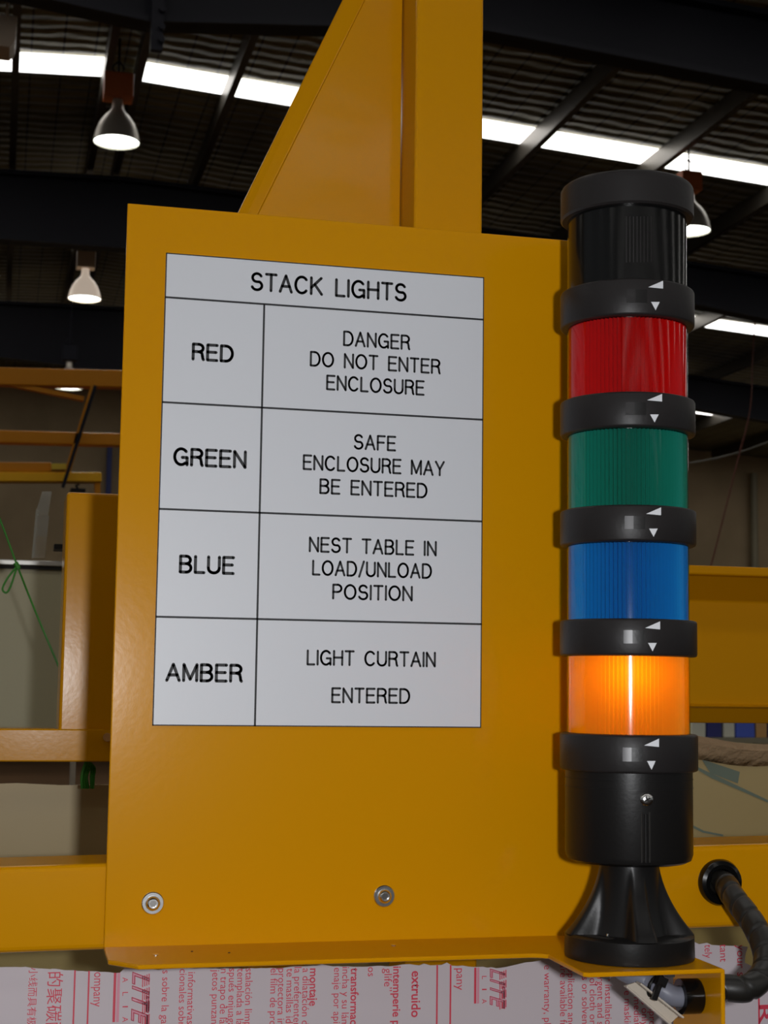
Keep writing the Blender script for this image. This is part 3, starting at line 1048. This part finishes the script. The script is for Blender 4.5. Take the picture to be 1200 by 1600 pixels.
G = {
    'A': (0.66, [[(0, 0), (0.33, 1), (0.66, 0)], [(0.12, 0.34), (0.54, 0.34)]]),
    'B': (0.58, [[(0, 0), (0, 1), (0.32, 1)] + arc(0.32, 0.765, 0.22, 0.235, 90, -90) + [(0, 0.53)], [(0.32, 0.53)] + arc(0.33, 0.265, 0.25, 0.265, 90, -90) + [(0, 0)]]),
    'C': (0.68, [arc(0.36, 0.5, 0.36, 0.5, 42, 318, 22)]),
    'D': (0.64, [[(0, 0), (0, 1), (0.27, 1)] + arc(0.27, 0.5, 0.37, 0.5, 90, -90, 16) + [(0, 0)]]),
    'E': (0.54, [[(0.54, 1), (0, 1), (0, 0), (0.54, 0)], [(0, 0.53), (0.48, 0.53)]]),
    'F': (0.52, [[(0.52, 1), (0, 1), (0, 0)], [(0, 0.53), (0.45, 0.53)]]),
    'G': (0.70, [arc(0.36, 0.5, 0.36, 0.5, 42, 310, 22) + [(0.68, 0.12)], [(0.42, 0.46), (0.69, 0.46), (0.69, 0.0)]]),
    'H': (0.60, [[(0, 0), (0, 1)], [(0.6, 0), (0.6, 1)], [(0, 0.53), (0.6, 0.53)]]),
    'I': (0.0, [[(0, 0), (0, 1)]]),
    'K': (0.62, [[(0, 0), (0, 1)], [(0.58, 1), (0, 0.38)], [(0.20, 0.60), (0.62, 0)]]),
    'L': (0.48, [[(0, 1), (0, 0), (0.48, 0)]]),
    'M': (0.70, [[(0, 0), (0, 1), (0.35, 0.08), (0.70, 1), (0.70, 0)]]),
    'N': (0.60, [[(0, 0), (0, 1), (0.60, 0), (0.60, 1)]]),
    'O': (0.74, [arc(0.37, 0.5, 0.37, 0.5, 0, 360, 28)]),
    'P': (0.56, [[(0, 0), (0, 1), (0.30, 1)] + arc(0.30, 0.74, 0.26, 0.26, 90, -90) + [(0, 0.48)]]),
    'R': (0.58, [[(0, 0), (0, 1), (0.32, 1)] + arc(0.32, 0.755, 0.24, 0.245, 90, -90) + [(0, 0.51)], [(0.33, 0.51), (0.49, 0.44), (0.53, 0.25), (0.55, 0.08), (0.59, 0)]]),
    'S': (0.58, [arc(0.29, 0.745, 0.26, 0.255, 25, 250, 14) + [(0.36, 0.49)] + arc(0.29, 0.265, 0.29, 0.265, 65, -160, 14)]),
    'T': (0.58, [[(0, 1), (0.58, 1)], [(0.29, 1), (0.29, 0)]]),
    'U': (0.60, [[(0, 1), (0, 0.30)] + arc(0.30, 0.30, 0.30, 0.30, 180, 360, 14) + [(0.60, 1)]]),
    'X': (0.60, [[(0, 0), (0.6, 1)], [(0, 1), (0.6, 0)]]),
    'Y': (0.62, [[(0, 1), (0.31, 0.44), (0.62, 1)], [(0.31, 0.44), (0.31, 0)]]),
    '/': (0.34, [[(0, -0.06), (0.34, 1.06)]]),
}


def stroke_text(name, lines, sw):
    """single-stroke engraved capitals: (text, left px, y left, right px, y right, cap px)"""
    b = MB()
    for (s, u0, v0, u1, v1, cap) in lines:
        A, B_ = at(u0, v0, 0.0), at(u1, v1, 0.0)
        k = ((A - CAM) @ FWD) / FPX
        hgt = cap * k * 1.0
        zc = float((A[2] + B_[2]) / 2)
        x0, x1 = float(A[0]) + sw / 2, float(B_[0]) - sw / 2
        adv, items = 0.0, []
        for ch in s:
            if ch == ' ':
                adv += 0.62
                continue
            w, st = G[ch]
            items.append((adv, st))
            adv += w + 0.24
        tot = adv - 0.24
        sx = (x1 - x0) / tot
        for off, st in items:
            for line in st:
                P = [(x0 + (off + px_) * sx, zc + (pz - 0.5) * hgt) for px_, pz in line]
                for (ax, az), (bx, bz) in zip(P, P[1:]):
                    L = math.hypot(bx - ax, bz - az)
                    if L < 1e-7:
                        continue
                    nx, nz = -(bz - az) / L * sw / 2, (bx - ax) / L * sw / 2
                    b.poly([(ax + nx, IY, az + nz), (bx + nx, IY, bz + nz), (bx - nx, IY, bz - nz), (ax - nx, IY, az - nz)])
                for (cx, cz) in P:
                    b.poly([(cx + sw / 2 * math.cos(t * PI / 5), IY, cz + sw / 2 * math.sin(t * PI / 5)) for t in range(10)])
    return b.build(name, M['ink'], sign)


stroke_text('heading_text', [('STACK LIGHTS', 391.5, 441, 635.5, 456, 26)], 0.00150)
stroke_text('colour_text', [('RED', 299.5, 550, 365.5, 552.5, 24)], 0.00160)
stroke_text('colour_text', [('GREEN', 270.5, 714.5, 385.5, 717, 25)], 0.00160)
stroke_text('colour_text', [('BLUE', 279.5, 882, 367, 883, 25)], 0.00160)
stroke_text('colour_text', [('AMBER', 258.5, 1051, 379.5, 1051.5, 25)], 0.00160)
SW2 = 0.00116
stroke_text('meaning_text', [('DANGER', 536, 529, 641, 535, 21.5), ('DO NOT ENTER', 484, 561.5, 688.5, 572, 21.5), ('ENCLOSURE', 509.5, 599, 663.5, 605, 21.5)], SW2)
stroke_text('meaning_text', [('SAFE', 552.5, 690.5, 619, 693, 21.5), ('ENCLOSURE MAY', 473, 723, 695, 731.5, 21.5), ('BE ENTERED', 499, 760, 668, 766.5, 21.5)], SW2)
stroke_text('meaning_text', [('NEST TABLE IN', 482.5, 851, 682.5, 857, 21.5), ('LOAD/UNLOAD', 487.5, 887.5, 675, 892, 21.5), ('POSITION', 519, 925, 645, 927, 21.5)], SW2)
stroke_text('meaning_text', [('LIGHT CURTAIN', 479, 1028, 681, 1030, 21.5), ('ENTERED', 517.5, 1086.5, 641, 1087.5, 21.5)], SW2)

# ================================================================== STACK LIGHT
AX, AYY = 0.2315, -0.0670
hd = np.array([AX - CAM[0], AYY - CAM[1]])
hd = hd / np.linalg.norm(hd)


def zf(v, R):
    """height of the front-centre point of a cylinder of radius R seen at pixel row v"""
    x, y = AX - hd[0] * R, AYY - hd[1] * R
    lo, hi = 1.2, 2.2
    for _ in range(50):
        m_ = (lo + hi) / 2
        if px((x, y, m_))[1] > v:
            lo = m_
        else:
            hi = m_
    return lo


def cyl(u, v, R):
    """angle and height where the ray of a pixel meets the tower cylinder"""
    d = ray(u, v)
    ox, oy = CAM[0] - AX, CAM[1] - AYY
    A = d[0] ** 2 + d[1] ** 2
    B_ = 2 * (ox * d[0] + oy * d[1])
    Cc = ox * ox + oy * oy - R * R
    t = (-B_ - math.sqrt(max(0, B_ * B_ - 4 * A * Cc))) / (2 * A)
    P = CAM + d * t
    return math.atan2(P[1] - AYY, P[0] - AX), float(P[2])


RR, RL, RBODY = 0.0343, 0.0306, 0.0316
tower = thing('stack_light', 'black stack light tower with red, green, blue and amber lenses', 'signal light', (AX, AYY, ZB))
ROWS = [(434, 491), (611, 666), (788, 845), (966, 1024), (1149, 1209)]


def ring_prof(z0, z1, R, c=0.0012):
    return [(0, z0), (R - c, z0), (R - 0.3 * c, z0 + 0.3 * c), (R, z0 + c), (R, z1 - c), (R - 0.3 * c, z1 - 0.3 * c), (R - c, z1), (0, z1)]


def patch(b, quad, R, lift=0.00015, n=10, flip=False):
    """polygon of pixels wrapped on the cylinder (triangles are subdivided along the angle)"""
    pts = [cyl(u, v, R) for u, v in quad]
    r = R + lift
    b.poly([(AX + r * math.cos(a), AYY + r * math.sin(a), z) for a, z in pts])


rings = []
for i, (va, vb) in enumerate(ROWS):
    z1, z0 = zf(va, RR), zf(vb, RR)
    b = MB()
    b.lathe(AX, AYY, ring_prof(z0, z1, RR), 128)
    ring = b.build('locking_ring', M['ring'], tower, smooth=True, ang=50)
    rings.append((z0, z1))
    dy = va - 434
    dx = -dy * 0.0088
    k = (vb - va) / 57
    tri = [(1012.4 + dx, 449), (1035.6 + dx, 438.8), (1035.6 + dx, 451.2)]
    tri2 = [(1017 + dx, 472), (1030.4 + dx, 472), (1024 + dx, 485)]
    b = MB()
    for tr in (tri, tri2):
        patch(b, [(u, va + (v - 434) * k) for u, v in tr], RR, 0.0003)
    b.build('arrow_mark', M['white_mark'], ring)
    # recessed slot with a smoked window tab
    a0, _ = cyl(979 + dx, va + 28, RR)
    a1, _ = cyl(993 + dx, va + 28, RR)
    a2, _ = cyl(1011 + dx, va + 28, RR)
    zs0, zs1 = z0 + (z1 - z0) * 0.32, z0 + (z1 - z0) * 0.68

    def slab(aa, ab, ra, rb):
        bb = MB()
        n = 8
        A_, B2 = [], []
        for q in range(n + 1):
            a = aa + (ab - aa) * q / n
            A_.append((AX + rb * math.cos(a), AYY + rb * math.sin(a)))
            B2.append((AX + ra * math.cos(a), AYY + ra * math.sin(a)))
        bb.prism([(x, y, zs0) for x, y in A_] + [(x, y, zs0) for x, y in reversed(B2)], (0, 0, zs1 - zs0))
        return bb
    slab(a0, a1, RR - 0.001, RR + 0.0005).build('window_tab', M['window_tab'] if i > 1 else M['ring'], ring)
    slab(a1, a2, RR - 0.001, RR + 0.0002).build('latch', M['black'], ring)

# lenses between the rings
for i, nm in enumerate(('red', 'green', 'blue', 'amber')):
    z1, z0 = rings[i][0], rings[i + 1][1]
    shell, core = LENS[nm]
    b = MB()
    b.lathe(AX, AYY, [(RL, z0 - 0.001), (RL, z1 + 0.001)], 128)
    ln = b.build('lens', shell, tower, smooth=True)
    ln['label'] = nm + ' lens'
    NR = 86
    b = MB()
    rc = RL - 0.0016
    b.lathe(AX, AYY, [(0.004, z0), (rc, z0 + 0.0002), (rc, z1 - 0.0002), (0.004, z1)], NR * 6, rf=lambda r, a, h: r if r < 0.01 else r + 0.0010 * math.cos(a * NR))
    b.build('ribbed_diffuser', core, ln, smooth=True, ang=60)
    if nm == 'amber':
        zb_ = zf(1050, RL)
        l = bpy.data.lights.new('amber_bulb', 'POINT')
        l.energy = 0.035
        l.color = (1.0, 0.72, 0.35)
        l.shadow_soft_size = 0.004
        lo = bpy.data.objects.new('amber_bulb', l)
        COL.objects.link(lo)
        lo.parent = tower
        lo.location = Vector((-0.004, -0.012, zb_ - ZB))

# black sounder module and cap
z0, z1 = rings[0][1], zf(316, RR)
b = MB()
b.lathe(AX, AYY, [(0, z0 - 0.001), (RL, z0 - 0.001), (RL, z1 + 0.002), (0, z1 + 0.002)], 128)
sounder = b.build('sounder_module', M['black_gloss'], tower, smooth=True)
b = MB()
for k in range(8):
    u = 978 + 5.5 * k
    patch(b, [(u, 338), (u + 1.6, 338), (u + 1.6, 410), (u, 410)], RL, 0.0001)
b.build('sound_slots', M['ring'], sounder)
ztop = zf(262, RR)
b = MB()
c = 0.003
prof = [(0, z1), (RR - 0.001, z1), (RR, z1 + 0.001), (RR, ztop - 0.004)] + [(RR - c + c * math.cos(t), ztop - c + c * math.sin(t)) for t in (0.3, 0.7, 1.1, 1.5)] + [(0, ztop + 0.0005)]
b.lathe(AX, AYY, prof, 128)
b.build('cap', M['ring'], tower, smooth=True, ang=40)

# base body with screw and rib
z1 = rings[4][0]
z0 = zf(1356, RBODY)
b = MB()
b.lathe(AX, AYY, [(0, z0), (RBODY - 0.0035, z0), (RBODY - 0.001, z0 + 0.0012), (RBODY, z0 + 0.004), (RBODY, z1 + 0.001), (0, z1 + 0.001)], 128)
body = b.build('base_body', M['black'], tower, smooth=True, ang=40)
a_s, z_s = cyl(1010, 1249, RBODY)
cdir = Vector((math.cos(a_s), math.sin(a_s), 0))
pc = Vector((AX, AYY, z_s)) + cdir * RBODY
b = MB()
b.tube([pc - cdir * 0.002, pc + cdir * 0.0006, pc + cdir * 0.0014, pc + cdir * 0.0018], 0.0032, 24, rfun=lambda i, a: (0.0032, 0.0032, 0.0026, 0.0014)[i])
scr = b.build('screw', M['zinc'], body, smooth=True)
b = MB()
side = Vector((-cdir.y, cdir.x, 0))
q = pc + cdir * 0.00185
d1 = (side * 0.85 + Vector((0, 0, 0.5))).normalized()
d2 = cdir.cross(d1)
for dd in (d1, d2):
    ee = cdir.cross(dd)
    b.poly([q - dd * 0.0016 - ee * 0.0003, q + dd * 0.0016 - ee * 0.0003, q + dd * 0.0016 + ee * 0.0003, q - dd * 0.0016 + ee * 0.0003])
b.build('cross_slot', M['dark_hole'], scr)
a_r, zr1 = cyl(1009, 1272, RBODY)
_, zr0 = cyl(1008, 1348, RBODY)
b = MB()
cd = Vector((math.cos(a_r), math.sin(a_r), 0))
b.tube([Vector((AX, AYY, zr0)) + cd * (RBODY + 0.0002), Vector((AX, AYY, zr1)) + cd * (RBODY + 0.0002)], 0.0010, 10)
b.build('key_rib', M['black'], body, smooth=True)
b = MB()
for sgn in (-1, 1):
    aa = a_r + sgn * 0.062
    cdx = Vector((math.cos(aa), math.sin(aa), 0))
    b.tube([Vector((AX, AYY, zr0)) + cdx * (RBODY - 0.0002), Vector((AX, AYY, zr1 + 0.001)) + cdx * (RBODY - 0.0002)], 0.0005, 6)
b.build('key_groove', M['dark_hole'], body)
# moulded line under the last ring
b = MB()
for v in (1222, 1236):
    z = zf(v, RBODY)
    b.lathe(AX, AYY, [(RBODY - 0.0005, z), (RBODY + 0.00025, z + 0.0001), (RBODY + 0.00025, z + 0.0004), (RBODY - 0.0005, z + 0.0005)], 128)
b.build('moulded_line', M['black'], body, smooth=True)

# foot: neck that flares between four curved fins onto a round base
fz0, fz1 = ZB + 0.0003, ZB + 0.0118
zt_ = z0
Rn, Rb = 0.0146, 0.0318
b = MB()
b.lathe(AX, AYY, [(0, fz0), (Rb, fz0), (Rb + 0.0002, fz0 + 0.001), (Rb, fz1 - 0.001), (Rb - 0.0012, fz1), (0, fz1)], 128)
foot = b.build('foot', M['black'], tower, smooth=True, ang=40)
b = MB()
prof = []
for i in range(25):
    t = i / 24
    z = fz1 - 0.0003 + (zt_ - fz1 + 0.001) * t
    prof.append((Rn, z))


def fin_r(r, a, h):
    t = min(1, max(0, (h - fz1) / (zt_ - fz1)))
    flare = 0.0132 * (1 - t) ** 1.5
    fr = 0.004 * (1 - t) ** 3
    # fins at the diagonals as seen from the front
    ph = a - (math.atan2(-hd[1], -hd[0])) + math.radians(-6)
    best = 9
    for f in (90, -78, 180, -12 + 22):
        dd = abs((ph - math.radians(f) + PI) % (2 * PI) - PI)
        best = min(best, dd)
    wdt = 0.26 - 0.04 * t
    k = 1 / (1 + (best / wdt) ** 6)
    return r + fr + flare * k


b.lathe(AX, AYY, prof, 256, rf=fin_r)
b.build('finned_neck', M['black'], tower, smooth=True, ang=60)
for (u, v) in ((952, 1462), (1055, 1460)):
    P = atz(u, v, fz1)
    b = MB()
    an = math.atan2(P[1] - AYY, P[0] - AX)
    pts = []
    for q in range(-6, 7):
        a = an + q / 6 * 0.30
        pts.append((AX + 0.0283 * math.cos(a), AYY + 0.0283 * math.sin(a), fz1 + 0.0002))
    for q in range(6, -7, -1):
        a = an + q / 6 * 0.30
        pts.append((AX + 0.0225 * math.cos(a), AYY + 0.0225 * math.sin(a), fz1 + 0.0002))
    b.poly(pts)
    b.build('screw_slot', M['dark_hole'], foot)
    b = MB()
    b.lathe(P[0], P[1], [(0, fz1), (0.0019, fz1), (0.0016, fz1 + 0.0011), (0, fz1 + 0.0014)], 16)
    b.build('screw', M['zinc'], foot, smooth=True)

# ================================================================== CABLES
gc = at(1123, 1378, RAIL_Y0)
gl = atx(1092, 1556, XRP - 0.0022)
gx, gy, gz = float(gl[0]), float(gl[1]), float(gl[2])
b = MB()
b.lathe(gc[0], gc[2], [(0, 0.0033), (0.0125, 0.0034), (0.0127, 0.0012), (0.0118, -0.0008), (0.0098, -0.0016), (0.0076, -0.0008), (0.0070, 0.0010), (0.0068, 0.0026), (0, 0.0028)], 48, 'Y')
o = b.build('cable_grommet', M['black_gloss'], smooth=True)
tag(o, 'round glossy black grommet in the yellow rail right of the stack light', 'grommet')
b = MB()
b.lathe(gy, gz, [(0.0052, gx - 0.010), (0.0084, gx - 0.010), (0.0084, gx - 0.0006), (0.0078, gx), (0.0052, gx)], 40, 'X')
o = b.build('cable_gland', M['black_gloss'], smooth=True, ang=40)
tag(o, 'short black cable gland in the side flange under the stack light', 'cable gland')

path = spline([(gc[0], 0.0026, gc[2]), (gc[0] + 0.0005, -0.004, gc[2] - 0.0005), at(1146, 1402, -0.022), at(1176, 1442, -0.045), at(1195, 1485, -0.062), at(1194, 1519, -0.074), at(1168, 1544, -0.084),
               (gx + 0.012, gy - 0.001, gz + 0.0035), (gx + 0.004, gy, gz + 0.0008), (gx - 0.001, gy, gz)], 16)
b = MB()
RC = 0.0066
acc = [0.0]
for p_, q_ in zip(path, path[1:]):
    acc.append(acc[-1] + (q_ - p_).length)


def wrap_r(i, a):
    s = acc[i] / 0.0125 - a / (2 * PI)
    f = s - math.floor(s)
    return RC - 0.0009 * math.exp(-((min(f, 1 - f)) / 0.08) ** 2)


# resample evenly so the spiral groove reads
tot = acc[-1]
N = 220
new = []
j = 0
for i in range(N + 1):
    sd = tot * i / N
    while j < len(acc) - 2 and acc[j + 1] < sd:
        j += 1
    f = (sd - acc[j]) / max(1e-9, acc[j + 1] - acc[j])
    new.append(path[j].lerp(path[j + 1], f))
acc = [tot * i / N for i in range(N + 1)]
b.tube(new, RC, 32, rfun=wrap_r)
o = b.build('spiral_wrapped_cable', M['wrap'], smooth=True, ang=60)
tag(o, 'black spiral wrapped cable looping from the rail grommet to the flange under the stack light', 'cable')

# grey conduit from the gland up under the foot
b = MB()
cp_ = spline([(gx - 0.001, gy, gz), (gx - 0.012, gy, gz), at(1035, 1547, gy + 0.002), at(1008, 1532, gy + 0.010), (AX - 0.004, AYY - 0.002, FZ0 - 0.004), (AX - 0.006, AYY, FZ0 + 0.0)], 10)
b.tube(cp_, 0.0050, 24)
o = b.build('grey_conduit', M['conduit'], smooth=True)
tag(o, 'short grey conduit curving up from the gland under the stack light foot', 'conduit')
# cable tie round the conduit
k0 = Vector(at(1028, 1545, gy - 0.002))
b = MB()
mid = cp_[24]
loop = []
tdir = (cp_[26] - cp_[22]).normalized()
aa = tdir.cross(Vector((0, 0, 1))).normalized()
bb2 = tdir.cross(aa)
for k in range(25):
    an = 2 * PI * k / 24
    loop.append(mid + (aa * math.cos(an) + bb2 * math.sin(an)) * 0.0056)
b.tube(loop, 0.0009, 8)
hp = Vector(at(1033, 1533, gy - 0.007))
b.bar(hp - Vector((0.0022, 0, -0.001)), hp + Vector((0.0022, 0, -0.001)), 0.004, 0.0045)
b.tube(spline([hp, Vector(at(1028, 1545, gy - 0.0085)), Vector(at(1022, 1562, gy - 0.008))]), 0.0015, 8)
o = b.build('cable_tie', M['black'], smooth=True, ang=40)
tag(o, 'black cable tie wrapped round the grey conduit', 'cable tie')
# milky plastic channel strip hanging beside it
b = MB()
yy = gy + 0.004
a0, a1_, a2_, a3_ = at(975, 1541, yy), at(993, 1535, yy), at(1060, 1588, yy), at(1046, 1602, yy)
b.prism([a0, a1_, a2_, a3_], (0, 0.0012, 0))
e0, e1 = at(990, 1540, yy), at(1056, 1592, yy)
b.prism([a1_, a2_, np.array(a2_) + np.array([0, -0.006, 0]), np.array(a1_) + np.array([0, -0.006, 0])], (0.0006, 0, 0.0008))
b.prism([a0, a3_, np.array(a3_) + np.array([0, -0.003, 0]), np.array(a0) + np.array([0, -0.003, 0])], (0.0006, 0, 0.0008))
o = b.build('plastic_channel', M['clip'], bevel=0.0003)
tag(o, 'milky white plastic channel strip hanging under the stack light shelf', 'plastic strip')
